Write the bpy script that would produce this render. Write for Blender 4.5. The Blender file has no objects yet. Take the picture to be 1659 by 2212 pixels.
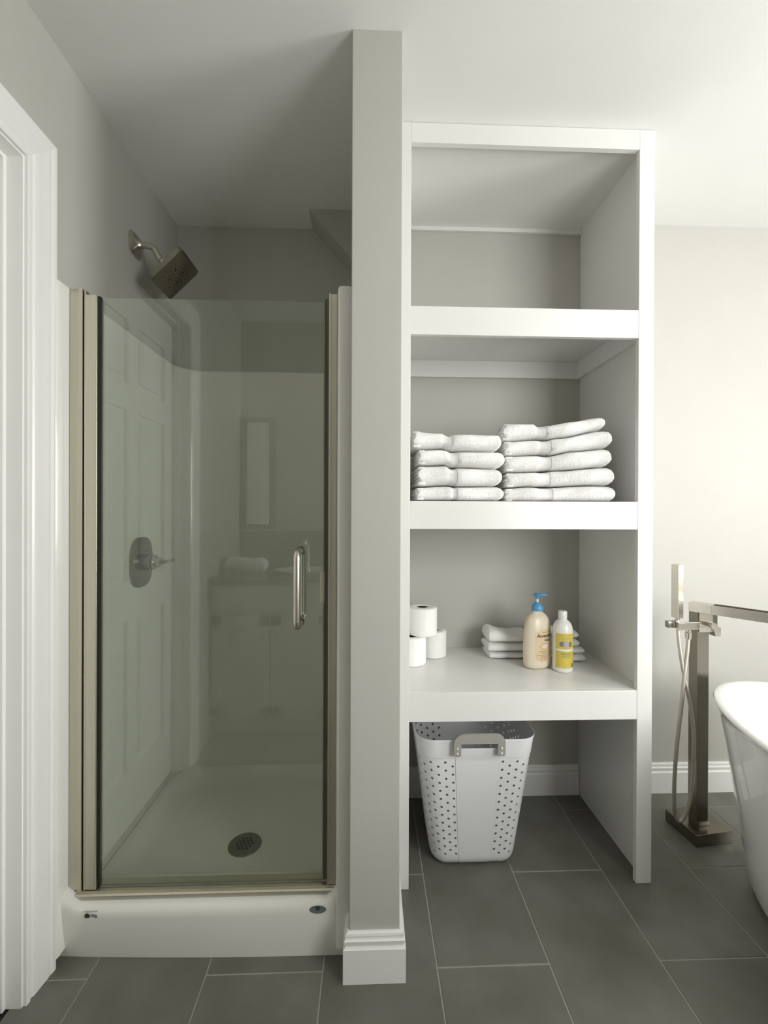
import bpy, bmesh, math, random
from math import sin, cos, pi, radians
from mathutils import Vector, Matrix

C = bpy.context.scene.collection
SC = bpy.context.scene
random.seed(4)
H = 1.2203

# ---------------------------------------------------------------- camera
cd = bpy.data.cameras.new('camera')
cam = bpy.data.objects.new('camera', cd); C.objects.link(cam)
cd.sensor_fit = 'HORIZONTAL'; cd.sensor_width = 36.0
cd.lens = 959.593 / 1659.0 * 36.0
cd.clip_start = 0.01
cam.matrix_world = (Matrix.Translation((0, 0, H)) @ Matrix.Rotation(-0.0348, 4, 'Z')
                    @ Matrix.Rotation(pi/2 - 0.0024, 4, 'X') @ Matrix.Rotation(0.0037, 4, 'Z'))
SC.camera = cam

# ---------------------------------------------------------------- light
w = bpy.data.worlds.new('world'); SC.world = w; w.use_nodes = True
w.node_tree.nodes['Background'].inputs[0].default_value = (0.86, 0.93, 1.0, 1)
w.node_tree.nodes['Background'].inputs[1].default_value = 2.2

def area(name, loc, rot, sx, sy, e, col):
    l = bpy.data.lights.new(name, 'AREA'); l.shape = 'RECTANGLE'
    l.size = sx; l.size_y = sy; l.energy = e; l.color = col
    o = bpy.data.objects.new(name, l); C.objects.link(o)
    o.location = loc; o.rotation_euler = rot
    return o
# daylight outside the right window, then an added rear lamp for front fill
area('window_daylight', (3.86, 0.10, 1.45), (0, radians(109), 0), 1.25, 0.95, 97, (1.0, 0.98, 0.965))
area('rear_fill_light', (1.75, -0.66, 1.50), (radians(80), 0, radians(16)), 1.15, 1.2, 41, (1.0, 0.985, 0.97))

SC.view_settings.view_transform = 'Standard'
SC.view_settings.look = 'None'
SC.view_settings.gamma = 1.0
SC.view_settings.use_curve_mapping = False
SC.view_settings.exposure = 0.24
SC.cycles.max_bounces = 12
SC.cycles.diffuse_bounces = 8
SC.cycles.transparent_max_bounces = 16
SC.cycles.caustics_reflective = False
SC.cycles.caustics_refractive = False
SC.cycles.use_denoising = True

# ---------------------------------------------------------------- materials
def mat(name, col, rough=0.5, metal=0.0, noise=0.0, nscale=8.0, bump=0.0, bscale=200.0, coat=0.0, spec=0.5, stretch=None, sss=0.0, sheen=0.0):
    m = bpy.data.materials.new(name); m.use_nodes = True
    nt = m.node_tree; b = nt.nodes['Principled BSDF']
    b.inputs['Base Color'].default_value = (*col, 1)
    b.inputs['Roughness'].default_value = rough
    b.inputs['Metallic'].default_value = metal
    b.inputs['Coat Weight'].default_value = coat
    b.inputs['Specular IOR Level'].default_value = spec
    b.inputs['Sheen Weight'].default_value = sheen
    tc = nt.nodes.new('ShaderNodeTexCoord')
    src = tc.outputs['Object']
    if stretch:
        mp = nt.nodes.new('ShaderNodeMapping'); mp.inputs['Scale'].default_value = stretch
        nt.links.new(src, mp.inputs['Vector']); src = mp.outputs['Vector']
    if noise > 0:
        n = nt.nodes.new('ShaderNodeTexNoise'); n.inputs['Scale'].default_value = nscale
        n.inputs['Detail'].default_value = 5
        r = nt.nodes.new('ShaderNodeMapRange')
        r.inputs['From Min'].default_value = 0.25; r.inputs['From Max'].default_value = 0.75
        r.inputs['To Min'].default_value = 1 - noise; r.inputs['To Max'].default_value = 1 + noise
        mx = nt.nodes.new('ShaderNodeMix'); mx.data_type = 'RGBA'; mx.blend_type = 'MULTIPLY'
        mx.inputs[0].default_value = 1
        mx.inputs[6].default_value = (*col, 1)
        nt.links.new(src, n.inputs['Vector'])
        nt.links.new(n.outputs[0], r.inputs['Value'])
        nt.links.new(r.outputs[0], mx.inputs[7])
        nt.links.new(mx.outputs[2], b.inputs['Base Color'])
    if bump > 0:
        n2 = nt.nodes.new('ShaderNodeTexNoise'); n2.inputs['Scale'].default_value = bscale
        n2.inputs['Detail'].default_value = 3
        bp = nt.nodes.new('ShaderNodeBump'); bp.inputs['Strength'].default_value = bump
        bp.inputs['Distance'].default_value = 0.002
        nt.links.new(src, n2.inputs['Vector'])
        nt.links.new(n2.outputs[0], bp.inputs['Height'])
        nt.links.new(bp.outputs[0], b.inputs['Normal'])
    return m

M = {}
M['wall'] = mat('greige wall paint', (0.485, 0.475, 0.438), 0.55, noise=0.015, bump=0.05, bscale=140)
M['ceiling'] = mat('white ceiling paint', (0.81, 0.80, 0.785), 0.9, noise=0.01, bump=0.05, bscale=160)
M['trim'] = mat('white semi gloss trim paint', (0.83, 0.825, 0.81), 0.32, noise=0.01, bump=0.02, bscale=60)
M['shelfpaint'] = mat('white shelf paint', (0.745, 0.74, 0.722), 0.28, noise=0.012, bump=0.03, bscale=70)
M['acrylic'] = mat('white acrylic', (0.80, 0.79, 0.735), 0.16, noise=0.01, coat=0.2)
M['tile'] = None
M['grout'] = mat('pale grey grout', (0.33, 0.32, 0.285), 0.9, noise=0.12, nscale=60)
M['nickel'] = mat('brushed nickel', (0.60, 0.565, 0.50), 0.27, 1.0, noise=0.05, nscale=30, stretch=(1, 1, 8))
M['nickel_dark_reflect'] = mat('brushed nickel with dark reflections in colour', (0.26, 0.24, 0.20), 0.25, 1.0, noise=0.06, nscale=30, stretch=(1, 1, 6))  # nickel darkened in colour to stand in for reflections of dark surroundings
M['satin'] = mat('satin nickel aluminium frame', (0.66, 0.63, 0.52), 0.42, 1.0, noise=0.03, nscale=6, stretch=(20, 20, 0.5))
M['gasket'] = mat('black rubber gasket', (0.006, 0.006, 0.004), 0.6, noise=0.1, nscale=40)
M['terry'] = mat('white terry cotton', (0.78, 0.775, 0.765), 0.95, noise=0.07, nscale=38, bump=1.0, bscale=150, sheen=0.3)
M['band'] = mat('smooth woven cotton band', (0.73, 0.725, 0.71), 0.7, noise=0.02, nscale=60, bump=0.35, bscale=90, stretch=(6, 1, 1))
M['paper'] = mat('white tissue paper', (0.86, 0.85, 0.825), 0.95, noise=0.02, nscale=30, bump=0.25, bscale=160)
M['core'] = mat('brown cardboard with tube shade', (0.035, 0.025, 0.018), 0.9, noise=0.1)  # cardboard brown, darkened to carry the shade inside the tube
M['plastic'] = mat('white hamper plastic', (0.79, 0.79, 0.80), 0.35, noise=0.01, bump=0.03, bscale=60)
M['greyplastic'] = mat('grey handle plastic', (0.36, 0.35, 0.32), 0.35, noise=0.03)
M['rivet'] = mat('pale rivet plastic', (0.75, 0.75, 0.73), 0.3, noise=0.02)
M['lotion'] = mat('cream lotion bottle plastic', (0.72, 0.63, 0.50), 0.32, noise=0.02, nscale=10)
M['lotionlabel'] = mat('pale tan printed label', (0.66, 0.53, 0.34), 0.4, noise=0.04, nscale=25)
M['blue'] = mat('blue pump plastic', (0.09, 0.33, 0.58), 0.35, noise=0.02)
M['whiteplastic'] = mat('white bottle plastic', (0.78, 0.77, 0.74), 0.3, noise=0.01)
M['yellow'] = mat('yellow printed label', (0.63, 0.50, 0.09), 0.4, noise=0.05, nscale=20)
M['yellowgreen'] = mat('olive green print', (0.42, 0.43, 0.13), 0.4, noise=0.04)
M['ink'] = mat('brown ink', (0.10, 0.05, 0.02), 0.5, noise=0.05)
M['tanink'] = mat('tan ink', (0.38, 0.26, 0.13), 0.5, noise=0.05)
M['greyink'] = mat('dark grey print', (0.20, 0.19, 0.21), 0.5, noise=0.05)
M['palegrey'] = mat('pale grey print', (0.42, 0.41, 0.42), 0.5, noise=0.05)
M['blackink'] = mat('black print', (0.03, 0.03, 0.02), 0.5, noise=0.05)
M['tub'] = mat('white glossy tub acrylic', (0.88, 0.88, 0.88), 0.1, noise=0.005, coat=0.5)
M['darkfloor'] = mat('dark hallway flooring', (0.012, 0.008, 0.006), 0.6, noise=0.3, nscale=20)
M['counter'] = mat('dark grey counter stone', (0.10, 0.10, 0.095), 0.25, noise=0.3, nscale=25)
M['cabinet'] = mat('white cabinet paint', (0.62, 0.62, 0.60), 0.35, noise=0.01)
M['stickerback'] = mat('grey sticker', (0.50, 0.49, 0.44), 0.5, noise=0.03)
M['stickerblue'] = mat('blue grey oval sticker', (0.15, 0.17, 0.15), 0.35, noise=0.15, nscale=200)
M['stickerink'] = mat('dark blue sticker print', (0.03, 0.055, 0.07), 0.4, noise=0.1)
M['drain'] = mat('dull drain steel', (0.22, 0.22, 0.19), 0.4, 1.0, noise=0.1, nscale=60)
M['void'] = mat('dark cavity', (0.01, 0.01, 0.008), 0.9, noise=0.1)
M['hose'] = mat('ribbed nickel hose', (0.55, 0.51, 0.44), 0.33, 1.0, noise=0.05, bump=0.5, bscale=900)
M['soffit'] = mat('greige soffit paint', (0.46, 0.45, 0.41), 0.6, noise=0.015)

def tile_mat():
    m = mat('charcoal porcelain tile', (0.10, 0.097, 0.084), 0.42, noise=0.0, bump=0.10, bscale=90)
    nt = m.node_tree; b = nt.nodes['Principled BSDF']
    g = nt.nodes.new('ShaderNodeNewGeometry')
    oi = nt.nodes.new('ShaderNodeObjectInfo')
    def noise(scale, detail):
        n = nt.nodes.new('ShaderNodeTexNoise'); n.inputs['Scale'].default_value = scale
        n.inputs['Detail'].default_value = detail
        nt.links.new(g.outputs['Position'], n.inputs['Vector']); return n
    n1 = noise(4.5, 4); n2 = noise(130, 2)
    cr = nt.nodes.new('ShaderNodeValToRGB')
    cr.color_ramp.elements[0].position = 0.36; cr.color_ramp.elements[0].color = (0.128, 0.124, 0.100, 1)
    cr.color_ramp.elements[1].position = 0.68; cr.color_ramp.elements[1].color = (0.185, 0.178, 0.158, 1)
    nt.links.new(n1.outputs[0], cr.inputs[0])
    sp = nt.nodes.new('ShaderNodeMapRange'); sp.inputs['From Min'].default_value = 0.72; sp.inputs['From Max'].default_value = 0.8
    nt.links.new(n2.outputs[0], sp.inputs['Value'])
    mx = nt.nodes.new('ShaderNodeMix'); mx.data_type = 'RGBA'
    mx.inputs[7].default_value = (0.2, 0.19, 0.17, 1)
    nt.links.new(sp.outputs[0], mx.inputs[0]); nt.links.new(cr.outputs[0], mx.inputs[6])
    r = nt.nodes.new('ShaderNodeMapRange'); r.inputs['To Min'].default_value = 0.9; r.inputs['To Max'].default_value = 1.1
    nt.links.new(oi.outputs['Random'], r.inputs['Value'])
    mu = nt.nodes.new('ShaderNodeMix'); mu.data_type = 'RGBA'; mu.blend_type = 'MULTIPLY'; mu.inputs[0].default_value = 1
    nt.links.new(mx.outputs[2], mu.inputs[6]); nt.links.new(r.outputs[0], mu.inputs[7])
    nt.links.new(mu.outputs[2], b.inputs['Base Color'])
    return m
M['tile'] = tile_mat()

def glass_mat(name, tint, ior=1.5, gain=1.0):
    m = bpy.data.materials.new(name); m.use_nodes = True
    nt = m.node_tree; nt.nodes.remove(nt.nodes['Principled BSDF'])
    out = nt.nodes['Material Output']
    tr = nt.nodes.new('ShaderNodeBsdfTransparent'); tr.inputs[0].default_value = (*tint, 1)
    gl = nt.nodes.new('ShaderNodeBsdfGlossy'); gl.inputs['Roughness'].default_value = 0.0
    gl.inputs['Color'].default_value = (0.96, 1.0, 0.96, 1)
    fr = nt.nodes.new('ShaderNodeFresnel'); fr.inputs['IOR'].default_value = ior
    mu = nt.nodes.new('ShaderNodeMath'); mu.operation = 'MULTIPLY'; mu.inputs[1].default_value = gain
    mi = nt.nodes.new('ShaderNodeMixShader')
    # the pane is not refracting, so both of its faces must reflect alike
    gm = nt.nodes.new('ShaderNodeNewGeometry')
    iv = nt.nodes.new('ShaderNodeMix'); iv.inputs[2].default_value = ior; iv.inputs[3].default_value = 1/ior
    nt.links.new(gm.outputs['Backfacing'], iv.inputs[0]); nt.links.new(iv.outputs[0], fr.inputs['IOR'])
    nt.links.new(fr.outputs[0], mu.inputs[0]); nt.links.new(mu.outputs[0], mi.inputs[0])
    nt.links.new(tr.outputs[0], mi.inputs[1]); nt.links.new(gl.outputs[0], mi.inputs[2])
    nt.links.new(mi.outputs[0], out.inputs[0])
    return m
M['glass'] = glass_mat('shower glass', (0.93, 0.95, 0.92), 1.55, 1.5)
M['seal'] = mat('grey translucent seal', (0.26, 0.26, 0.20), 0.3, noise=0.05)
M['glassedge'] = mat('green glass edge', (0.10, 0.13, 0.09), 0.15, noise=0.05)
M['window'] = glass_mat('window pane glass', (0.98, 0.99, 0.98))
M['mirror'] = mat('mirror glass', (0.85, 0.88, 0.86), 0.01, 1.0, noise=0.003)
M['clearstem'] = mat('clear pump stem', (0.75, 0.76, 0.76), 0.15, noise=0.01)

# ---------------------------------------------------------------- mesh helpers
def new(): return bmesh.new()

def box(bm, x0, x1, y0, y1, z0, z1, bev=0.0, seg=2, mtx=None):
    r = bmesh.ops.create_cube(bm, size=1.0)
    vs = r['verts']
    for v in vs:
        v.co = Vector((x0 + (v.co.x + .5)*(x1-x0), y0 + (v.co.y + .5)*(y1-y0), z0 + (v.co.z + .5)*(z1-z0)))
    if bev > 0:
        es = list({e for v in vs for e in v.link_edges})
        rr = bmesh.ops.bevel(bm, geom=es, offset=bev, segments=seg, affect='EDGES', profile=0.5)
        vs = list({v for f in rr['faces'] for v in f.verts} | {v for v in vs if v.is_valid})
    if mtx is not None:
        bmesh.ops.transform(bm, matrix=mtx, verts=[v for v in vs if v.is_valid])
    return vs

def tube(bm, pts, r, seg=12, cap=True):
    pts = [Vector(p) for p in pts]
    rs = r if isinstance(r, (list, tuple)) else [r]*len(pts)
    up = None; rings = []
    for i, p in enumerate(pts):
        t = (pts[min(i+1, len(pts)-1)] - pts[max(i-1, 0)]).normalized()
        if up is None:
            up = Vector((0, 0, 1)) if abs(t.z) < .9 else Vector((0, 1, 0))
        s = t.cross(up).normalized(); up = s.cross(t).normalized()
        rings.append([bm.verts.new(p + (s*cos(a) + up*sin(a))*rs[i]) for a in [2*pi*k/seg for k in range(seg)]])
    for a, b in zip(rings, rings[1:]):
        for k in range(seg):
            bm.faces.new((a[k], a[(k+1) % seg], b[(k+1) % seg], b[k]))
    if cap:
        bm.faces.new(list(reversed(rings[0]))); bm.faces.new(rings[-1])
    return rings

def smooth_path(ctrl, n=8):
    P = [Vector(c) for c in ctrl]; out = []
    for i in range(len(P)-1):
        p0 = P[max(i-1, 0)]; p1 = P[i]; p2 = P[i+1]; p3 = P[min(i+2, len(P)-1)]
        for k in range(n):
            t = k/n
            out.append(0.5*((2*p1) + (-p0+p2)*t + (2*p0-5*p1+4*p2-p3)*t*t + (-p0+3*p1-3*p2+p3)*t**3))
    out.append(P[-1]); return out

def loft(bm, rings, close_start=False, close_end=False, loop=True):
    vr = [[bm.verts.new(p) for p in ring] for ring in rings]
    n = len(vr[0])
    for a, b in zip(vr, vr[1:]):
        for k in range(n if loop else n-1):
            bm.faces.new((a[k], a[(k+1) % n], b[(k+1) % n], b[k]))
    if close_start: bm.faces.new(list(reversed(vr[0])))
    if close_end: bm.faces.new(vr[-1])
    return vr

def lathe(bm, prof, cx=0, cy=0, seg=32, sx=1.0, sy=1.0, rot=0.0, cap=True):
    rings = []
    for r, z in prof:
        ring = []
        for k in range(seg):
            a = 2*pi*k/seg; x = r*cos(a)*sx; y = r*sin(a)*sy
            ring.append((cx + x*cos(rot) - y*sin(rot), cy + x*sin(rot) + y*cos(rot), z))
        rings.append(ring)
    return loft(bm, rings, cap, cap)

def prism(bm, poly, axis, a, b):
    """poly: 2d points; axis 'X': (y,z), 'Y': (x,z), 'Z': (x,y)."""
    def P(p, t):
        return {'X': (t, p[0], p[1]), 'Y': (p[0], t, p[1]), 'Z': (p[0], p[1], t)}[axis]
    A = [bm.verts.new(P(p, a)) for p in poly]; B = [bm.verts.new(P(p, b)) for p in poly]
    n = len(poly)
    for k in range(n): bm.faces.new((A[k], A[(k+1) % n], B[(k+1) % n], B[k]))
    bm.faces.new(list(reversed(A))); bm.faces.new(B)

def obj(name, bm, m, parent=None, smooth=False, kind=None, label=None, angle=35):
    bmesh.ops.recalc_face_normals(bm, faces=bm.faces)
    me = bpy.data.meshes.new(name)
    if parent is not None:
        off = Vector((0, 0, 0)); p = parent
        while p is not None: off += Vector(p.location); p = p.parent
        bmesh.ops.translate(bm, vec=-off, verts=bm.verts)
    bm.to_mesh(me); bm.free()
    me.materials.append(m)
    if smooth:
        for p in me.polygons: p.use_smooth = True
        try: me.set_sharp_from_angle(angle=radians(angle))
        except Exception: pass
    o = bpy.data.objects.new(name, me); C.objects.link(o)
    if parent is not None: o.parent = parent
    if kind: o['kind'] = kind
    if label: o['label'] = label
    return o

def thing(name, label, cat, loc=(0, 0, 0), group=None):
    o = bpy.data.objects.new(name, None); C.objects.link(o)
    o.empty_display_size = 0.05
    o.location = loc; o['label'] = label; o['category'] = cat
    if group: o['group'] = group
    return o

def tag(o, label, cat, group=None):
    o['label'] = label; o['category'] = cat
    if group: o['group'] = group
    return o

def B1(name, m, parent, *a, **k):
    bm = new(); kk = {q: k.pop(q) for q in ('bev', 'seg', 'mtx') if q in k}
    box(bm, *a, **kk); return obj(name, bm, m, parent, **k)

def structure(o): o['kind'] = 'structure'; return o

# ================================================================ ROOM SHELL
XL, XR, YB, YF, ZC = -0.845, 3.60, 1.895, -0.45, 2.47
YS = 1.985            # back wall of the shower alcove
PX0, PX1, PY = -0.046, 0.085, 1.158

# ---- floor: grout bed with each tile a slab
bm = new(); box(bm, -0.873, XR, YF, YS, -0.05, -0.0015)
floor = structure(obj('floor', bm, M['grout']))
TW, G = 0.305, 0.0042
x0l, y0l = -0.7271, 1.1793
tile_cache = {}
for c in range(0, 16):
    xa, xb = x0l + (c-1)*TW, x0l + c*TW
    off = 0 if c % 2 == 0 else TW
    k = -4
    while True:
        ya = y0l + off + k*2*TW; yb = ya + 2*TW; k += 1
        if ya > YS: break
        X0, X1 = max(xa + G/2, -0.872), min(xb - G/2, XR)
        Y0, Y1 = max(ya + G/2, YF), min(yb - G/2, YS if xb < PX1 else YB)
        if X1 - X0 < .01 or Y1 - Y0 < .01: continue
        # hidden under the shower tray
        if X1 < -0.06 and Y0 > 1.32: continue
        key = (round(X1-X0, 4), round(Y1-Y0, 4))
        if key not in tile_cache:
            b2 = new(); box(b2, 0, key[0], 0, key[1], -0.009, 0, bev=0.0009, seg=1)
            o = obj('tile', b2, M['tile'], None); tile_cache[key] = o.data
        else:
            o = bpy.data.objects.new('tile', tile_cache[key]); C.objects.link(o)
        o.location = (X0, Y0, 0); o.parent = floor
bm = new(); box(bm, -1.9, -0.8735, -0.3, 1.8, -0.05, -0.002)
structure(obj('floor_hall', bm, M['darkfloor']))

# ---- ceiling
bm = new(); box(bm, XL-.12, XR+.12, YF-.12, YS+.1, ZC, ZC+.08)
structure(obj('ceiling', bm, M['ceiling']))

# ---- walls
DY0, DY1, DZ = 0.40, 1.113, 2.080        # doorway in the left wall
bm = new()
box(bm, XL-.115, XL, DY1+.018, YS+.1, 0, ZC)
box(bm, XL-.115, XL, YF-.12, DY0-.018, 0, ZC)
box(bm, XL-.115, XL, DY0-.018, DY1+.018, DZ+.018, ZC)
structure(obj('wall_left', bm, M['wall']))
bm = new()
box(bm, XL, PX0, YS, YS+.1, 0, ZC)
box(bm, PX1, XR+.12, YB, YS+.1, 0, ZC)
structure(obj('wall_back', bm, M['wall']))
bm = new(); box(bm, PX0, PX1, PY, YS+.1, 0, ZC, bev=0.002, seg=2)
structure(obj('wall_middle', bm, M['wall']))
# right wall with the window over the tub
WY0, WY1, WZ0, WZ1 = -0.38, 0.60, 0.90, 2.12
bm = new()
box(bm, XR, XR+.12, WY1, YB+.0, 0, ZC); box(bm, XR, XR+.12, YF-.12, WY0, 0, ZC)
box(bm, XR, XR+.12, WY0, WY1, 0, WZ0); box(bm, XR, XR+.12, WY0, WY1, WZ1, ZC)
structure(obj('wall_right', bm, M['wall']))
# front wall (behind the camera) with an added unseen window for the fill lamp
VX0, VX1, VZ0, VZ1 = 1.15, 2.35, 0.85, 2.10
bm = new()
box(bm, XL, VX0, YF-.12, YF, 0, ZC); box(bm, VX1, XR, YF-.12, YF, 0, ZC)
box(bm, VX0, VX1, YF-.12, YF, 0, VZ0); box(bm, VX0, VX1, YF-.12, YF, VZ1, ZC)
structure(obj('wall_front', bm, M['wall']))

def window(name, x0, x1, y0, y1, z0, z1, along):
    root = thing(name, '', '', ((x0+x1)/2, (y0+y1)/2, z0)); del root['label']; del root['category']
    root['kind'] = 'structure'
    t = .045
    bm = new()
    if along == 'Y':
        for a, b, c, d in ((y0, y1, z0, z0+t), (y0, y1, z1-t, z1), (y0, y0+t, z0, z1), (y1-t, y1, z0, z1), (y0, y1, (z0+z1)/2-.02, (z0+z1)/2+.02)):
            box(bm, x0, x1, a, b, c, d, bev=.002)
        obj('window_frame', bm, M['trim'], root)
        B1('pane', M['window'], root, (x0+x1)/2-.002, (x0+x1)/2+.002, y0+t, y1-t, z0+t, z1-t)
        B1('window_sill', M['trim'], root, x0-.10, x0, y0-.04, y1+.04, z0-.03, z0-.001, bev=.003)
    else:
        for a, b, c, d in ((x0, x1, z0, z0+t), (x0, x1, z1-t, z1), (x0, x0+t, z0, z1), (x1-t, x1, z0, z1), (x0, x1, (z0+z1)/2-.02, (z0+z1)/2+.02)):
            box(bm, a, b, y0, y1, c, d, bev=.002)
        obj('window_frame', bm, M['trim'], root)
        B1('pane', M['window'], root, x0+t, x1-t, (y0+y1)/2-.002, (y0+y1)/2+.002, z0+t, z1-t)
        B1('window_sill', M['trim'], root, x0-.04, x1+.04, y1, y1+.05, z0-.03, z0-.001, bev=.003)
    return root
window('window_1', XR+.03, XR+.08, WY0, WY1, WZ0, WZ1, 'Y')
window('fill_window', VX0, VX1, YF-.08, YF-.03, VZ0, VZ1, 'X')  # added window, out of view, lets in the rear fill light

# sloping soffit in the rear corner of the shower
bm = new()
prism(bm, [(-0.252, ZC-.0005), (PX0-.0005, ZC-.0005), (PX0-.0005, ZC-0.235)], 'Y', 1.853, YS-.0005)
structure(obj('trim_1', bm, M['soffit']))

# baseboards: profile (outward distance, z)
BP = [(0, 0), (0.0155, 0), (0.0155, .088), (0.0125, .0895), (0.0095, .093), (0.0095, .097), (0.0125, .1005), (0.0135, .108), (0.0095, .1115), (0.0085, .1155), (0.0100, .119), (0.0085, .1245), (0.004, .127), (0, .127)]
def baseboard(name, path):
    """path of (x,y, outward normal dir) corners; outward offsets mitred."""
    bm = new(); rings = []
    n = len(path)
    for i, (x, y) in enumerate(path):
        dirs = []
        if i > 0: d = Vector((x-path[i-1][0], y-path[i-1][1])).normalized(); dirs.append(Vector((d.y, -d.x)))
        if i < n-1: d = Vector((path[i+1][0]-x, path[i+1][1]-y)).normalized(); dirs.append(Vector((d.y, -d.x)))
        m = dirs[0] if len(dirs) == 1 else (dirs[0]+dirs[1]).normalized() / max(.3, ((dirs[0]+dirs[1]).normalized()).dot(dirs[0]))
        rings.append([(x + m.x*(o+.0004), y + m.y*(o+.0004), z+.0003) for o, z in BP])
    loft(bm, rings, True, True)
    return structure(obj(name, bm, M['trim']))
baseboard('baseboard_middle', [(PX0, 1.212), (PX0, PY), (PX1, PY), (PX1, 1.424)])
baseboard('baseboard_back', [(0.934, YB), (XR, YB)])
baseboard('baseboard_rear', [(0.108, YB), (0.910, YB)])
baseboard('baseboard_right', [(XR, YB-.02), (XR, YF+.02)])

# ---- door in the left wall (closed, six recessed panels), casing, jamb, stop
dr = thing('door_1', '', '', (XL, DY0, 0)); del dr['label']; del dr['category']; dr['kind'] = 'structure'
xj0 = XL-.115
bm = new()
box(bm, xj0, XL+.001, DY1, DY1+.0175, 0, DZ+.0175)
box(bm, xj0, XL+.001, DY0-.0175, DY0, 0, DZ+.0175)
box(bm, xj0, XL+.001, DY0, DY1, DZ, DZ+.0175)
obj('door_jamb', bm, M['trim'], dr)
bm = new(); sx0, sx1 = XL-.068, XL-.036
box(bm, sx0, sx1, DY1-.011, DY1, 0, DZ, bev=.002); box(bm, sx0, sx1, DY0, DY0+.011, 0, DZ, bev=.002)
box(bm, sx0, sx1, DY0+.011, DY1-.011, DZ-.011, DZ, bev=.002)
obj('door_stop', bm, M['trim'], dr)
# moulded casing: profile across its width (0 = inner edge), thickness out of the wall
CP = [(0.000, 0.0), (0.000, .0085), (0.006, .0100), (0.011, .0100), (0.014, .0065), (0.019, .0065), (0.0235, .0095), (0.031, .0112), (0.046, .0125), (0.064, .0150), (0.072, .0150), (0.077, .0170), (0.084, .0185), (0.090, .0180), (0.093, .0150), (0.093, 0)]
def casing_bm():
    bm = new(); rings = []
    R = .005
    for (y, z, sy, sz) in ((DY1+R, 0.0003, 1, 0), (DY1+R, DZ+R, 1, 1), (DY0-R, DZ+R, -1, 1), (DY0-R, 0.0003, -1, 0)):
        rings.append([(XL + .0006 + t, y + sy*wd, z + sz*wd) for wd, t in CP])
    loft(bm, rings, True, True); return bm
obj('door_casing', casing_bm(), M['trim'], dr)
# slab
SLX0, SLX1 = XL-.104, XL-.070
bm = new()
ys = [DY0+.003, DY0+.095, (DY0+DY1)/2-.04, (DY0+DY1)/2+.04, DY1-.095, DY1-.003]
zs = [.008, .22, .80, .95, 1.60, 1.70, 1.94, DZ-.003]
box(bm, SLX0, SLX1, ys[0], ys[1], zs[0], zs[-1]); box(bm, SLX0, SLX1, ys[4], ys[5], zs[0], zs[-1])
box(bm, SLX0, SLX1, ys[2], ys[3], zs[0], zs[-1])
for a, b in ((0, 1), (2, 3), (4, 5), (6, 7)):
    for c, d in ((1, 2), (3, 4)):
        box(bm, SLX0, SLX1, ys[c], ys[d], zs[a], zs[b])
obj('door_slab', bm, M['trim'], dr)
for c, d in ((1, 2), (3, 4)):
    for a, b in ((1, 2), (3, 4), (5, 6)):
        bm = new()
        box(bm, SLX0+.010, SLX1-.010, ys[c]-.002, ys[d]+.002, zs[a]-.002, zs[b]+.002)
        box(bm, SLX1-.012, SLX1-.003, ys[c]+.022, ys[d]-.022, zs[a]+.022, zs[b]-.022, bev=.006, seg=1)
        obj('door_panel', bm, M['trim'], dr)
for z in (.25, 1.05, 1.85):
    bm = new(); tube(bm, [(SLX1+.006, DY0+.006, z), (SLX1+.006, DY0+.006, z+.085)], .006, 10)
    obj('hinge', bm, M['nickel'], dr, smooth=True)
# hallway behind the doorway, closed off so no sky leaks in
bm = new(); box(bm, XL-.22, XL-.20, 0.2, 1.5, 0, ZC)
structure(obj('wall_hall', bm, M['wall']))

# ================================================================ SHOWER STALL
stall = thing('shower_stall', 'white acrylic shower stall with low curb and tall surround beside left wall', 'shower', (-0.45, 1.6, 0))
SX0, SX1, SY1, SZ = -0.820, -0.086, 1.972, 1.832
def surround_outline():
    p = [(XL+.001, 1.232), (XL+.002, 1.214), (XL+.008, 1.202), (XL+.016, 1.197), (XL+.0215, 1.199), (SX0, 1.208)]
    p += [(SX0, y) for y in (1.25, 1.3, 1.4, 1.55, 1.7)]
    r = .105
    for k in range(11):
        a = pi - k*pi/20
        p.append((SX0 + r + r*cos(a), SY1 - r + r*sin(a)))
    p += [(-.6, SY1), (-.3, SY1)]
    for k in range(11):
        a = pi/2 - k*pi/20
        p.append((SX1 - r + r*cos(a), SY1 - r + r*sin(a)))
    p += [(SX1, y) for y in (1.7, 1.5, 1.3, 1.222)]
    p += [(SX1+.001, 1.214), (SX1+.004, 1.209), (SX1+.010, 1.207), (PX0-.012, 1.207), (PX0-.001, 1.210)]
    return p
ol = surround_outline()
bm = new()
zs_ = [0.03, 0.08, 0.14, 0.4, 0.9, 1.4, SZ-.014, SZ-.006, SZ-.001, SZ]
def offs(pts, d):
    out = []
    for i, (x, y) in enumerate(pts):
        a = pts[max(i-1, 0)]; b = pts[min(i+1, len(pts)-1)]
        t = Vector((b[0]-a[0], b[1]-a[1])).normalized()
        out.append((x - t.y*d, y + t.x*d))   # to the left of travel = outward
    return out
rings = []
for z in zs_:
    d = 0 if z < SZ-.01 else {SZ-.006: .001, SZ-.001: .004, SZ: .008}.get(z, 0)
    rings.append([(x, y, z) for x, y in offs(ol, d)])
rings.append([(x, y, SZ-.002) for x, y in offs(ol, .0115)])
# keep the shell inside the alcove
rings = [[(min(max(x, XL+.0008), PX0-.0008), min(y, YS-.001), z) for x, y, z in r] for r in rings]
loft(bm, rings, loop=False)
obj('surround_wall', bm, M['acrylic'], stall, smooth=True, angle=60)
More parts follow.
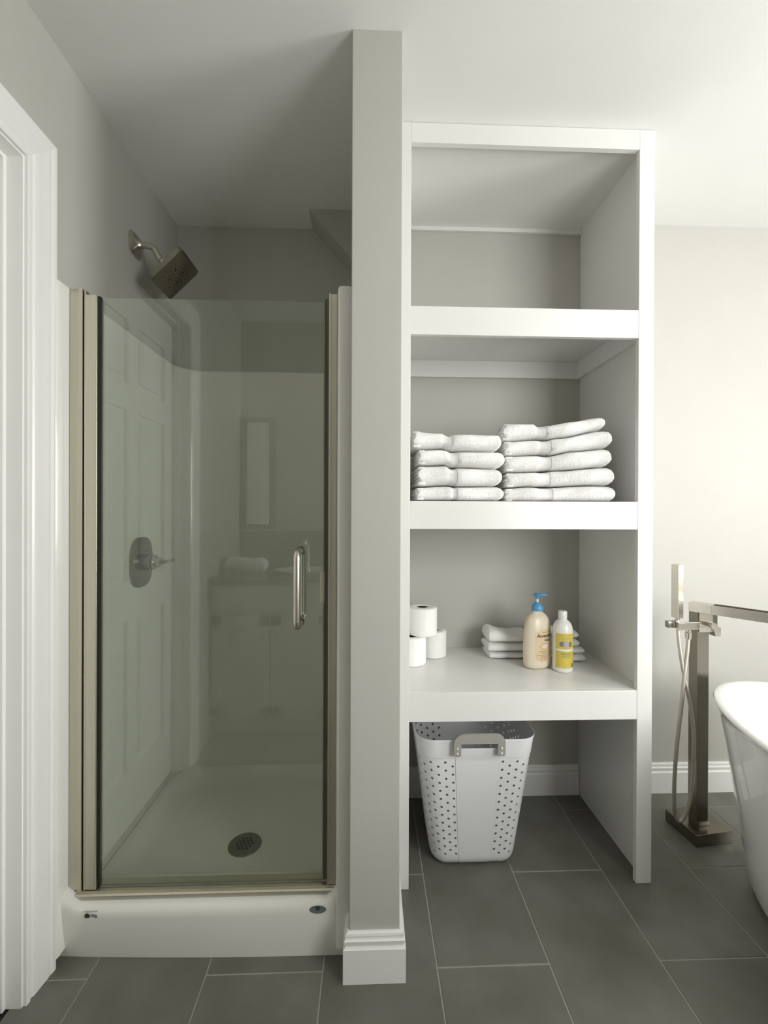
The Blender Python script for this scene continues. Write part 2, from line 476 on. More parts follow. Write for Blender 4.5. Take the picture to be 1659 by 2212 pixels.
# curb
bm = new()
cp = [(1.221, .0005), (1.2185, .06), (1.2165, .122), (1.2175, .138), (1.222, .148), (1.231, .1545), (1.245, .1570), (1.31, .1575), (1.322, .155), (1.331, .146), (1.338, .128), (1.35, .055), (1.35, .0005)]
rings = []
for i in range(13):
    t = i/12; x = XL+.001 + t*(PX0-.001-(XL+.001))
    bow = -.006*(1-(2*t-1)**2)
    e = min(t, 1-t)*12
    lift = .045*max(0, 1-e*2.2)**2 if e < .5 else 0
    rings.append([(x, y + (bow + .020*(1-t)*max(0, 1-z/.13) if y < 1.3 else 0), z + (lift if z > .10 else 0)) for y, z in cp])
loft(bm, rings, True, True)
obj('curb', bm, M['acrylic'], stall, smooth=True, angle=50)
# tray
DCX, DCY = -0.430, 1.575
bm = new(); nx, ny = 44, 40; grid = []
for j in range(ny+1):
    row = []
    for i in range(nx+1):
        x = SX0+.0015 + (SX1-SX0-.003)*i/nx; y = 1.345 + (SY1-.0015-1.345)*j/ny
        d = min(x-SX0, SX1-x, SY1-y)
        # rounded corner distance
        rr = .13
        if y > SY1-rr:
            for cx in (SX0+rr, SX1-rr):
                if (x < cx) == (cx < -.45) and ((x < cx) if cx < -.45 else (x > cx)):
                    d = min(d, rr - math.hypot(x-cx, y-(SY1-rr)))
        d = max(d, 0)
        f = .07
        h = .055 + .05*(max(0, f-d)/f)**2.2
        rd = math.hypot(x-DCX, y-DCY)
        h -= .012*max(0, 1-rd/.35)
        row.append(bm.verts.new((x, y, h)))
    grid.append(row)
for j in range(ny):
    for i in range(nx): bm.faces.new((grid[j][i], grid[j][i+1], grid[j+1][i+1], grid[j+1][i]))
obj('shower_tray', bm, M['acrylic'], stall, smooth=True, angle=60)
# drain
zd = .0437
bm = new(); lathe(bm, [(0.001, zd), (.055, zd), (.0575, zd+.0015), (.056, zd+.004), (.05, zd+.0052), (.001, zd+.0056)], DCX, DCY, 40)
dn = obj('drain', bm, M['drain'], stall, smooth=True)
bm = new()
hx = [(i*.0135 + (j % 2)*.00675, j*.0117) for j in range(-2, 3) for i in range(-2, 3)]
for x, y in hx:
    if math.hypot(x, y) < .031:
        lathe(bm, [(.0042, zd+.0051), (.0046, zd+.0062)], DCX+x, DCY+y, 8)
obj('drain_holes', bm, M['void'], dn, kind='stuff')
# stickers on the curb front
def curb_y(x, z):
    t = (x-(XL+.001))/(PX0-XL-.002); return 1.2165 - .006*(1-(2*t-1)**2) - .0008 + (0.0 if z < .12 else (z-.12)*.30)
st = B1('label_sticker', M['stickerback'], stall, -.757, -.722, 1.2122, 1.2134, .1440, .1460, label='small rectangular grey printed sticker at the left of the curb')
bm = new(); prism(bm, [(-.7555, .1355), (-.7495, .1405), (-.741, .1345), (-.744, .1280), (-.7535, .1280)], 'Y', 1.2124, 1.2136)
obj('sticker_emblem', bm, M['blackink'], st)
bm = new(); prism(bm, [(-.7365, .1380), (-.723, .1345), (-.723, .1270), (-.7275, .1270), (-.729, .1310), (-.7375, .1305)], 'Y', 1.2124, 1.2136)
obj('sticker_emblem', bm, M['greyink'], st)
bm = new(); ov = [(-.134 + .0225*cos(a), .1330 + .0105*sin(a)) for a in [2*pi*k/32 for k in range(32)]]
prism(bm, ov, 'Y', 1.2128, 1.2142)
st2 = obj('oval_sticker', bm, M['stickerblue'], stall, label='small oval blue grey sticker at the right of the curb')
bm = new(); prism(bm, [(-.140, .1425), (-.128, .1425), (-.128, .1350), (-.134, .1315), (-.140, .1350)], 'Y', 1.2118, 1.2130)
obj('sticker_emblem', bm, M['stickerink'], st2)

# ================================================================ SHOWER DOOR
door = thing('shower_door', 'framed pivoting glass shower door with satin nickel side jambs', 'shower door', (-0.45, 1.26, .14))
fy0, fy1 = 1.246, 1.286
zb, zt = .1582, 1.826
bm = new()
jx0 = SX0+.0012
box(bm, jx0, jx0+.030, fy0, fy1, zb+.016, zt, bev=.0015)
box(bm, jx0+.024, jx0+.036, fy0-.004, fy1-.006, zb+.016, zt, bev=.001)
obj('side_jamb', bm, M['satin'], door, label='left satin nickel wall jamb')
B1('jamb_gap_shade', M['gasket'], door, jx0+.0365, jx0+.0405, fy0+.004, fy1-.01, zb+.016, zt-.006)  # black strip standing in for the shaded gap between jamb and stile
bm = new()
box(bm, jx0+.041, jx0+.073, fy0-.002, fy1-.008, zb+.018, zt-.016, bev=.002)
box(bm, jx0+.041, jx0+.0445, fy0-.003, fy0+.01, zb+.018, zt-.006)
obj('pivot_stile', bm, M['satin'], door)
B1('glass_gasket', M['gasket'], door, jx0+.0735, jx0+.0790, fy0+.004, fy0+.0165, zb+.018, zt-.018)
# right strike jamb
rx1 = SX1-.0012
bm = new()
box(bm, rx1-.024, rx1, fy0-.002, fy1, zb+.016, zt, bev=.004, seg=3)
box(bm, rx1-.0245, rx1-.019, fy0-.006, fy0+.012, zb+.016, zt-.002)
obj('side_jamb', bm, M['satin'], door, label='right satin nickel strike jamb')
bm = new()
box(bm, rx1-.0385, rx1-.0255, fy0+.012, fy0+.016, zb+.02, zt-.010)
box(bm, rx1-.0385, rx1-.0368, fy0+.001, fy0+.012, zb+.02, zt-.010)
obj('strike_seal', bm, M['seal'], door)
# sill track
bm = new()
prism(bm, [(fy0-.012, zb), (fy0-.012, zb+.009), (fy0-.008, zb+.012), (fy0-.003, zb+.012), (fy0-.003, zb+.016), (fy1, zb+.016), (fy1, zb)], 'X', jx0, rx1)
obj('sill_track', bm, M['satin'], door)
gx0, gx1, gy = jx0+.0795, rx1-.040, fy0+.008
gb, gt = zb+.020, 1.806
gp = B1('glass_panel', M['glass'], door, gx0, gx1, gy, gy+.008, gb, gt, label='clear glass panel, faintly green')
B1('glass_edge', M['glassedge'], gp, gx1, gx1+.0012, gy, gy+.008, gb, gt)
# bottom sweep of the door
B1('bottom_sweep', M['seal'], door, gx0, gx1, gy+.001, gy+.007, zb+.0165, gb)
# back to back D handles
hx_, hz0, hz1 = -.192, .905, 1.108
for s, nm in ((-1, 'pull_handle'), (1, 'pull_handle')):
    bm = new(); yf = gy if s < 0 else gy+.008
    out = .052*s; R = .018
    pts = [(hx_, yf + s*.001, hz0)]
    for k in range(7):
        a = k*pi/12
        pts.append((hx_, yf + out - s*R + s*R*sin(a), hz0 + R - R*cos(a)))
    for k in range(7):
        a = pi/2 - k*pi/12
        pts.append((hx_, yf + out - s*R + s*R*sin(a), hz1 - R + R*cos(a)))
    pts.append((hx_, yf + s*.001, hz1))
    tube(bm, pts, .0098, 20)
    hd = obj(nm, bm, M['nickel'], door, smooth=True, angle=60, label='outer tubular nickel pull' if s < 0 else 'inner tubular nickel pull')
    for z in (hz0, hz1):
        bm = new(); ya, yb_ = (yf - .004, yf - .0002) if s < 0 else (yf + .0002, yf + .004)
        tube(bm, [(hx_, ya, z), (hx_, yb_, z)], .0115, 20)
        obj('collar', bm, M['nickel_dark_reflect'], hd, smooth=True)
bm = new(); box(bm, gx1-.008, gx1+.004, gy-.004, gy+.012, .962, 1.047, bev=.0012)
obj('magnet_catch', bm, M['satin'], door)

# ================================================================ SHOWER HEAD / VALVE
sh = thing('overhead_shower', 'square brushed nickel shower head on a curved arm above the stall', 'shower head', (XL, 1.63, 2.165))
bm = new()
rings = []
for d, s in ((0.0006, 1.0), (.006, 1.0), (.012, .82), (.020, .42), (.028, .30)):
    rg = []
    for k in range(32):
        a = 2*pi*k/32; n = 4.5 if s > .5 else 2
        ca, sa = cos(a), sin(a)
        r = .040*s / ((abs(ca)**n + abs(sa)**n)**(1/n))
        rg.append((XL+d, 1.63 + r*ca, 2.172 + r*sa))
    rings.append(rg)
loft(bm, rings, True, True); obj('wall_flange', bm, M['nickel'], sh, smooth=True)
bm = new()
hc = Vector((-0.702, 1.632, 2.072)); nrm = Vector((.707, 0, -.707))
path = smooth_path([(XL+.02, 1.63, 2.172), (XL+.045, 1.63, 2.172), (XL+.07, 1.631, 2.160), tuple(hc - nrm*.078), tuple(hc - nrm*.058)], 6)
tube(bm, path, .0105, 16); obj('shower_arm', bm, M['nickel'], sh, smooth=True)
bm = new(); bmesh.ops.create_uvsphere(bm, u_segments=16, v_segments=10, radius=.0165)
bmesh.ops.translate(bm, vec=hc - nrm*.058, verts=bm.verts); obj('ball_joint', bm, M['nickel'], sh, smooth=True)
e1 = Vector((.707, 0, .707)); e2 = Vector((0, 1, 0))
def sq(c, hs, r, n=6):
    out = []
    for (sx, sy) in ((1, 1), (-1, 1), (-1, -1), (1, -1)):
        base = math.atan2(sy, sx) - pi/4
        for k in range(n+1):
            a = base + k*(pi/2)/n
            out.append(c + e1*(sx*(hs-r) + r*cos(a)) + e2*(sy*(hs-r) + r*sin(a)))
    return out
bm = new()
loft(bm, [sq(hc - nrm*.050, .017, .012), sq(hc - nrm*.040, .024, .014), sq(hc - nrm*.020, .052, .014), sq(hc - nrm*.0125, .066, .012)], True, True)
obj('neck_cone', bm, M['nickel_dark_reflect'], sh, smooth=True)
bm = new()
loft(bm, [sq(hc - nrm*.0125, .073, .013), sq(hc - nrm*.011, .0755, .014), sq(hc + nrm*.006, .0755, .014), sq(hc + nrm*.0075, .073, .013)], True, True)
sb = obj('spray_plate', bm, M['nickel_dark_reflect'], sh, smooth=True, angle=30)
bm = new(); fc = hc + nrm*.0075
spots = []
for ring, cnt in ((.010, 5), (.022, 9), (.036, 12), (.050, 16)):
    for k in range(cnt):
        a = 2*pi*k/cnt + ring*40; spots.append((ring*cos(a), ring*sin(a), .0017))
for k in range(4): spots.append((.028*cos(k*pi/2+.4), .028*sin(k*pi/2+.4), .0034))
for u, v, r in spots:
    c = fc + e1*u + e2*v
    rg = [[c + (e1*cos(t)+e2*sin(t))*r for t in [2*pi*k/8 for k in range(8)]],
          [c + nrm*.0014 + (e1*cos(t)+e2*sin(t))*r*.8 for t in [2*pi*k/8 for k in range(8)]]]
    loft(bm, rg, True, True)
obj('spray_nozzles', bm, M['void'], sb, kind='stuff')

vl = thing('shower_valve', 'brushed nickel shower valve with oblong plate and single lever on stall wall', 'shower valve', (SX0, 1.63, 1.033))
def oblong(x, sy, sz, n=2.9, seg=40):
    out = []
    for k in range(seg):
        a = 2*pi*k/seg; ca, sa = cos(a), sin(a)
        f = 1/((abs(ca)**n + abs(sa)**n)**(1/n)); out.append((x, 1.63 + sy*ca*f, 1.033 + sz*sa*f))
    return out
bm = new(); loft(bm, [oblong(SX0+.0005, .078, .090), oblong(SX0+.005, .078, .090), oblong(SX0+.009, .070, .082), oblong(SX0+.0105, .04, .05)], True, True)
obj('escutcheon', bm, M['nickel_dark_reflect'], vl, smooth=True)
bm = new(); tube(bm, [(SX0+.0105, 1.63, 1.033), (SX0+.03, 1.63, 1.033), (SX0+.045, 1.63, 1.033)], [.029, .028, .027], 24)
obj('hub', bm, M['nickel_dark_reflect'], vl, smooth=True)
bm = new(); tube(bm, smooth_path([(SX0+.0455, 1.63, 1.033), (SX0+.060, 1.63, 1.033), (SX0+.080, 1.62, 1.034), (SX0+.100, 1.605, 1.036), (SX0+.118, 1.595, 1.041), (SX0+.134, 1.590, 1.045)], 4),
     [.026 if i < 3 else max(.0058, .026 - .0205*min(1, (i-2)/9)**.75) for i in range(21)], 20)
obj('lever', bm, M['nickel'], vl, smooth=True)

# ================================================================ BUILT-IN SHELVES
UY, UX0, UX1 = 1.425, 0.0872, 0.9323
SI0, SI1 = 0.1334, 0.8818
un = thing('shelving_unit', 'white built-in open shelving unit with three shelves between partition and tub', 'shelf', ((UX0+UX1)/2, 1.65, 0))
ft = .019
B1('stile', M['shelfpaint'], un, UX0, SI0, UY, UY+ft, 0.0005, ZC-.001, bev=.0012, label='left face stile')
B1('stile', M['shelfpaint'], un, SI1, UX1, UY, UY+ft, 0.0005, ZC-.001, bev=.0012, label='right face stile')
B1('header', M['shelfpaint'], un, SI0, SI1, UY, UY+ft, 2.405, ZC-.001, bev=.0012)
B1('side_panel', M['shelfpaint'], un, UX0, UX0+.018, UY+ft, YB-.001, .0005, ZC-.001)
B1('side_panel', M['shelfpaint'], un, UX1-.020, UX1, UY+ft, YB-.001, .0005, ZC-.001)
IX0, IX1 = UX0+.018, UX1-.020
B1('top_board', M['shelfpaint'], un, IX0, IX1, UY+ft, YB-.001, 2.432, 2.450)
B1('cleat', M['shelfpaint'], un, IX0, IX1, YB-.013, YB-.001, 2.415, 2.4315, label='thin strip along the top at the back')
for zt_, zb_ in ((1.8803, 1.7892), (1.2530, 1.1625), (0.6345, 0.5396)):
    s = B1('shelf', M['shelfpaint'], un, IX0, IX1, UY+ft, YB-.001, zt_-.020, zt_)
    B1('face_board', M['shelfpaint'], s, SI0, SI1, UY+.0008, UY+ft, zb_, zt_, bev=.001)
    B1('cleat', M['shelfpaint'], s, IX0, IX1, YB-.020, YB-.001, zb_+.001, zt_-.0205)
    B1('cleat', M['shelfpaint'], s, IX1-.019, IX1, UY+ft, YB-.020, zb_+.001, zt_-.0205)
    B1('cleat', M['shelfpaint'], s, IX0, IX0+.019, UY+ft, YB-.020, zb_+.001, zt_-.0205)

# ================================================================ TOWELS
def interp(pts, x):
    if x <= pts[0][0]: return pts[0][1]
    for (a, b), (c, d) in zip(pts, pts[1:]):
        if x <= c:
            t = (x-a)/(c-a) if c > a else 0
            t = t*t*(3-2*t); return b + (d-b)*t
    return pts[-1][1]

def towel(label, group, x0, x1, top, bot, y0, depth, band, seed, pivot, rot):
    """folded towel lying along X from x0 to x1 (local to pivot), top/bot = lists (x,z)."""
    rnd = random.Random(seed)
    root = thing('folded_towel', label, 'towel', (pivot[0], pivot[1], min(b for a, b in bot)), group)
    zoff = 0
    K = 28
    L = x1-x0; RE = .019
    T = [0, .002/L, .006/L, .011/L] + [(.011 + (L-.011-RE)*k/34)/L for k in range(1, 35)] + [(L-RE+RE*sin(pi/2*k/9))/L for k in range(1, 10)]
    N = len(T)-1
    ph = [rnd.uniform(0, 6.28) for _ in range(8)]
    rings = []; 
    for i in range(N+1):
        t = T[i]; x = x0 + (x1-x0)*t
        zt = interp(top, x); zb_ = interp(bot, x)
        # rounded fold at the right, softly rounded cut end at the left
        er = (x1-x)/RE
        f = 1 if er >= 1 else max(.02, (1-(1-er)**3))**(1/3)
        el = (x-x0)/.010
        g = 1 if el >= 1 else .80 + .20*math.sqrt(max(0, 1-(1-el)**2))
        hgt = (zt-zb_)*f*g; mid = (zt+zb_)/2 - (0.08*(zt-zb_)*(1-f))
        pinch = math.exp(-((x-(band[0]+band[1])/2)/((band[1]-band[0])*.55))**4)
        dd = depth*(1 - .012*pinch)*(0.97 + .03*f)
        fr = y0 + .004*pinch + .004*sin(x*31+ph[0]) + (.006*(1-f))
        ring = []
        for k in range(K):
            a = 2*pi*k/K; ca, sa = cos(a), sin(a); n = 3.6
            n = 4.2; r = 1/((abs(ca)**n + abs(sa)**n)**(1/n))
            yy = ca*r; zz = sa*r
            wob = .0012*sin(x*70+ph[1]+k)+.0012*sin(x*43+ph[2]+2*k)
            hh = hgt/2*(1 - .02)
            # front bulge is fuller
            ring.append((x + (0 if i > 1 else .004*sin(k+ph[3])), fr + dd/2 + yy*(dd/2+wob), mid + zz*hh))
        rings.append(ring)
    def part(name, i0, i1, m, grow, cs, ce):
        bm = new()
        rr = []
        for i in range(i0, i1+1):
            c = Vector((rings[i][0][0], sum(p[1] for p in rings[i])/K, sum(p[2] for p in rings[i])/K))
            rr.append([(p[0], c.y + (p[1]-c.y)*(1+grow), c.z + (p[2]-c.z)*(1+grow*2)) for p in rings[i]])
        loft(bm, rr, cs, ce)
        # move from stack coordinates into place
        mt = Matrix.Translation((pivot[0], pivot[1], 0)) @ Matrix.Rotation(rot, 4, 'Z') @ Matrix.Translation((-pivot[0], -pivot[1], 0))
        bmesh.ops.transform(bm, matrix=mt, verts=bm.verts)
        return obj(name, bm, m, root, smooth=True, angle=70)
    ib0 = min(range(N+1), key=lambda i: abs(T[i]*L+x0-band[0])); ib1 = min(range(N+1), key=lambda i: abs(T[i]*L+x0-band[1]))
    part('towel_body', 0, ib0, M['terry'], 0, True, True)
    part('woven_band', ib0, ib1, M['band'], -.012, False, False)
    part('towel_body', ib1, N, M['terry'], 0, True, True)
    # hem line just inside the cut end
    part('hem', 1, 3, M['band'], .004, False, False)
    # layered edges on the cut end
    bm = new()
    zt = interp(top, x0); zb_ = interp(bot, x0)
    nl = 5
    for q in range(nl):
        h0 = (zt-zb_)*.88/nl; zc = zb_ + (zt-zb_)*.06 + h0*q
        ox = rnd.uniform(-.0065, -.001); oy = rnd.uniform(.004, .012)
        box(bm, x0+ox, x0+.02, y0+oy, y0+depth-.015-oy, zc, zc+h0*.93, bev=h0*.38, seg=3)
    mt = Matrix.Translation((pivot[0], pivot[1], 0)) @ Matrix.Rotation(rot, 4, 'Z') @ Matrix.Translation((-pivot[0], -pivot[1], 0))
    bmesh.ops.transform(bm, matrix=mt, verts=bm.verts)
    obj('folded_edges', bm, M['terry'], root, smooth=True)
    return root

Z2 = 1.2535
def cz(y, s): return Z2 + (685-y)/s
# left stack: crop pixels -> metres, x = .137+(px-78)/2018 roughly
def lx(p): return 0.1515 + (p-120)*.000503
lb = [[(120, 210), (300, 218), (345, 238), (400, 226), (620, 226)],
      [(120, 338), (300, 330), (370, 346), (450, 345), (640, 345)],
      [(120, 445), (330, 440), (370, 460), (420, 455), (640, 460)],
      [(120, 590), (330, 580), (400, 586), (650, 582)],
      [(120, 685), (650, 685)]]
ends = [(118, 693, 305, 370), (150, 715, 345, 410), (150, 697, 340, 400), (140, 708, 365, 400)]
nm = ['topmost towel of the left stack, white terry, on the middle shelf',
      'second towel from the top of the left stack of white towels',
      'third towel from the top of the left stack of white towels',
      'bottom towel of the left stack, white terry, lying on the middle shelf']
for q in range(4):
    tp = [(lx(a), cz(b, 2018)-.0004) for a, b in lb[q]]; bt = [(lx(a), cz(b, 2018)+.0004) for a, b in lb[q+1]]
    e = ends[q]
    towel(nm[q], 'white towels on the middle shelf', lx(e[0]), lx(e[1]), tp, bt, 1.452, .30, (lx(e[2]), lx(e[3])), q+1, (.3, 1.6), 0)
def rx(p): return 0.475 + (p-760)*.000510
rb = [[(740, 138), (800, 134), (930, 136), (960, 156), (1030, 152), (1200, 128), (1350, 104)],
      [(745, 264), (950, 250), (1000, 256), (1100, 244), (1380, 196)],
      [(755, 366), (960, 358), (1030, 364), (1200, 336), (1420, 318)],
      [(760, 480), (970, 475), (1100, 467), (1420, 446)],
      [(765, 588), (900, 578), (1000, 584), (1300, 572), (1440, 575)],
      [(755, 685), (1450, 685)]]
ends = [(735, 1388, 945, 1020), (750, 1430, 965, 1050), (758, 1430, 970, 1050), (764, 1447, 968, 1050), (756, 1453, 970, 1052)]
nm = ['topmost towel of the right stack, white terry, its right end raised',
      'second towel from the top of the right stack of white towels',
      'middle towel of the five in the right stack',
      'fourth towel from the top of the right stack, just above the lowest one',
      'bottom towel of the right stack, white terry, lying on the middle shelf']
for q in range(5):
    sc = 1990
    tp = [(rx(a), cz(b, sc)-.0004) for a, b in rb[q]]; bt = [(rx(a), cz(b, sc)+.0004) for a, b in rb[q+1]]
    e = ends[q]
    towel(nm[q], 'white towels on the middle shelf', rx(e[0]), rx(e[1]), tp, bt, 1.462, .28, (rx(e[2]), rx(e[3])), q+11, (rx(1440), 1.462), radians(-9))

# ================================================================ TOILET ROLLS
Z3 = 0.635
def roll(label, x, y, z, r, h):
    root = thing('toilet_roll', label, 'toilet paper', (x, y, z), 'toilet paper rolls on the lowest shelf')
    bm = new()
    lathe(bm, [(.0215, z+.002), (.024, z+.0003), (r-.004, z+.0003), (r-.001, z+.002), (r, z+.006), (r, z+h*.5), (r, z+h-.006), (r-.001, z+h-.002), (r-.004, z+h), (.024, z+h), (.0215, z+h-.002)], x, y, 48, cap=False)
    obj('paper_roll', bm, M['paper'], root, smooth=True, angle=50)
    bm = new(); lathe(bm, [(.0212, z+.001), (.0212, z+h-.003), (.0202, z+h-.003), (.0202, z+.001)], x, y, 32, cap=False)
    obj('cardboard_tube', bm, M['core'], root, smooth=True)
    bm = new()
    a0 = radians(250)
    pr_ = []
    for k in range(9):
        a = a0 + k*.06; rr = r + .0006 + .0016*(k/8)**2
        pr_.append((x + rr*cos(a), y + rr*sin(a)))
    inner = [(x + (r+.0001)*cos(a0 + k*.06), y + (r+.0001)*sin(a0 + k*.06)) for k in reversed(range(9))]
    prism(bm, pr_ + inner, 'Z', z+.004, z+h-.004)
    obj('loose_sheet', bm, M['paper'], root, smooth=True)
roll('front left toilet roll, standing on the shelf by the left stile', .168, 1.712, Z3, .056, .104)
roll('rear toilet roll, standing on the shelf and carrying half of the upper roll', .262, 1.800, Z3, .056, .104)
roll('upper toilet roll, resting on top of the two others', .212, 1.738, Z3+.1045, .058, .106)

# ================================================================ WASHCLOTHS
def cloth(label, x0, x1, zb_, h, y0, depth, seed, group, curl=0, rot=0, base=None):
    rnd = random.Random(seed); ph = [rnd.uniform(0, 6.3) for _ in range(6)]
    root = thing('washcloth', label, 'washcloth', ((x0+x1)/2, y0+depth/2, zb_), group)
    N, K = 26, 22; rings = []
    for i in range(N+1):
        W_d = x1-x0; q_ = h*.5
        xs_ = [q_*(1-cos(pi/2*j/6)) for j in range(7)]
        xs_ = xs_ + [q_ + (W_d-2*q_)*j/14 for j in range(1, 14)] + [W_d-v for v in reversed(xs_)]
        x = x0 + xs_[i]; t = xs_[i]/W_d
        e = min(xs_[i], W_d-xs_[i])/q_
        f = 1 if e >= 1 else max(.06, (1-(1-e)**3)**(1/3) if e > 0 else .3)
        rise = curl*math.exp(-(t/.30)**2)
        dip = -.10*h*math.exp(-((t-.62)/.10)**2)
        hh = h*f; mid = zb_ + h/2
        rg = []
        for k in range(K):
            a = 2*pi*k/K; ca, sa = cos(a), sin(a); n = 3
            r = 1/((abs(ca)**n+abs(sa)**n)**(1/n))
            up = max(0, sa)
            z = mid + sa*r*hh/2*.98 + up*(rise+dip) + up*.0015*sin(9*t+ph[0]+k)
            rg.append((x, y0 + depth/2 + ca*r*depth/2*(1+.02*sin(6*t+ph[1])), z))
        rings.append(rg)
    bm = new(); loft(bm, rings, True, True)
    if rot:
        c = Vector(((x0+x1)/2, y0+depth/2, 0))
        bmesh.ops.transform(bm, matrix=Matrix.Translation(c) @ Matrix.Rotation(rot, 4, 'Z') @ Matrix.Translation(-c), verts=bm.verts)
    obj('cloth_body', bm, M['terry'], root, smooth=True, angle=70)
    # dark fold crease line / hem strip along the lower front
    bm = new()
    tube(bm, [(x0+.02+(x1-x0-.04)*k/8, y0+.0005, zb_+h*.30+.001*sin(k*1.7+ph[2])) for k in range(9)], .0014, 6)
    if rot:
        c = Vector(((x0+x1)/2, y0+depth/2, 0))
        bmesh.ops.transform(bm, matrix=Matrix.Translation(c) @ Matrix.Rotation(rot, 4, 'Z') @ Matrix.Translation(-c), verts=bm.verts)
    obj('hem', bm, M['band'], root, smooth=True)
g1 = 'folded washcloths left of the bottles'
cloth('bottom washcloth of the pile left of the lotion bottle', .480, .655, Z3+.0003, .026, 1.735, .115, 3, g1)
cloth('middle washcloth of the pile left of the lotion bottle', .474, .655, Z3+.0268, .036, 1.735, .115, 4, g1)
cloth('topmost washcloth of the pile left of the lotion bottle, its left corner curled up', .478, .650, Z3+.0632, .040, 1.735, .115, 5, g1, curl=.020)
g2 = 'washcloths behind the bottles'
cloth('lowest washcloth of the pile showing right of the yellow bottle', .690, .843, Z3+.0003, .032, 1.690, .12, 6, g2)
cloth('second washcloth from the bottom of the pile right of the yellow bottle', .690, .838, Z3+.0328, .026, 1.690, .12, 7, g2)
cloth('third washcloth from the bottom of the pile right of the yellow bottle', .690, .818, Z3+.0593, .031, 1.690, .12, 8, g2)
cloth('topmost washcloth of the pile right of the yellow bottle', .690, .814, Z3+.0908, .032, 1.690, .12, 9, g2)

# ================================================================ BOTTLES
def text_mesh(s, size, bold=0.0):
    cu = bpy.data.curves.new('t', 'FONT'); cu.body = s; cu.size = size; cu.align_x = 'LEFT'; cu.offset = bold
    cu.extrude = 0.0
    o = bpy.data.objects.new('t', cu); C.objects.link(o)
    dg = bpy.context.evaluated_depsgraph_get(); dg.update()
    me = bpy.data.meshes.new_from_object(o.evaluated_get(dg))
    bpy.data.objects.remove(o); bpy.data.curves.remove(cu)
    return me
# lotion bottle with pump: oval body turned so its label faces right of the camera
LB = (.6385, 1.656); LR = radians(21)
lo = thing('lotion_bottle', 'cream lotion bottle with a blue pump, in front of the washcloths', 'bottle', (*LB, Z3))
LP = [(.030, .0003), (.043, .0015), (.0495, .006), (.0525, .016), (.0545, .045), (.0545, .080), (.0530, .120), (.0505, .150), (.0470, .170), (.0410, .186), (.0310, .198), (.0215, .204), (.0190, .207), (.0190, .212)]
LSY = .62
LP = [(r*1.10, z) for r, z in LP]
bm = new(); lathe(bm, [(r, Z3+z) for r, z in LP], LB[0], LB[1], 48, 1, LSY, LR)
lbody = obj('bottle_body', bm, M['lotion'], lo, smooth=True, angle=60)
def rad_at(P, z):
    for (r0, z0), (r1, z1) in zip(P, P[1:]):
        if z0 <= z <= z1: return r0 + (r1-r0)*(z-z0)/max(1e-9, z1-z0)
    return P[-1][0]
def wrap(P, base, sy, rot, u, z, off):
    """u = metres across, 0 at the label centre (local -Y)"""
    r = rad_at(P, z) ; a = -pi/2 + u/ (r*(0.80 if sy < 1 else 1))
    x = (r+off)*cos(a); y = (r+off)*sin(a)*sy
    if sy < 1: y -= 0
    return (base[0] + x*cos(rot) - y*sin(rot), base[1] + x*sin(rot) + y*cos(rot), Z3+z)
def patch(P, base, sy, rot, u0, u1, z0, z1, off, n=16, rnd=0.0):
    bm = new(); rows = []
    m = 14
    for j in range(m+1):
        z = z0 + (z1-z0)*j/m
        e = min(z-z0, z1-z)
        ins = 0 if rnd == 0 or e >= rnd else rnd - math.sqrt(max(0, rnd*rnd-(rnd-e)**2))
        rows.append([wrap(P, base, sy, rot, (u0+ins) + (u1-u0-2*ins)*i/n, z, off) for i in range(n+1)])
    loft(bm, rows, loop=False); return bm
def wrap_text(s, size, u, z, P, base, sy, rot, off, m, parent, name='lettering', bold=.0, center=True):
    me = text_mesh(s, size, bold)
    w_ = max(v.co.x for v in me.vertices)
    bm = new(); bm.from_mesh(me); bpy.data.meshes.remove(me)
    sh_ = w_/2 if center else 0
    for v in bm.verts:
        v.co = Vector(wrap(P, base, sy, rot, u + v.co.x - sh_, z + v.co.y, off))
    return obj(name, bm, m, parent)
def oval(P, base, sy, rot, u, z, ru, rz, off, thick=None):
    bm = new(); n = 28
    if thick is None:
        c = bm.verts.new(wrap(P, base, sy, rot, u, z, off))
        vs = [bm.verts.new(wrap(P, base, sy, rot, u+ru*cos(2*pi*k/n), z+rz*sin(2*pi*k/n), off)) for k in range(n)]
        for k in range(n): bm.faces.new((c, vs[k], vs[(k+1) % n]))
    else:
        a = [bm.verts.new(wrap(P, base, sy, rot, u+ru*cos(2*pi*k/n), z+rz*sin(2*pi*k/n), off)) for k in range(n)]
        b = [bm.verts.new(wrap(P, base, sy, rot, u+(ru-thick)*cos(2*pi*k/n), z+(rz-thick)*sin(2*pi*k/n), off)) for k in range(n)]
        for k in range(n): bm.faces.new((a[k], a[(k+1) % n], b[(k+1) % n], b[k]))
    return bm
A_ = (LP, LB, LSY, LR)
lab = obj('label', patch(*A_, -.030, .036, .028, .150, .0005, rnd=.02), M['lotionlabel'], lo, smooth=True, label='pale tan label turned to the right')
wrap_text('Aveeno', .0195, .006, .119, *A_, .0012, M['ink'], lab, bold=.0004)
wrap_text('active naturals', .0060, .010, .136, *A_, .0012, M['tanink'], lab)
wrap_text('Baby', .0130, .014, .1045, *A_, .0012, M['ink'], lab, bold=.0003)
obj('emblem', oval(*A_, .002, .086, .0165, .0115, .0011, .0012), M['tanink'], lab)
obj('emblem', oval(*A_, .002, .086, .0120, .0075, .0011), M['lotion'], lab)
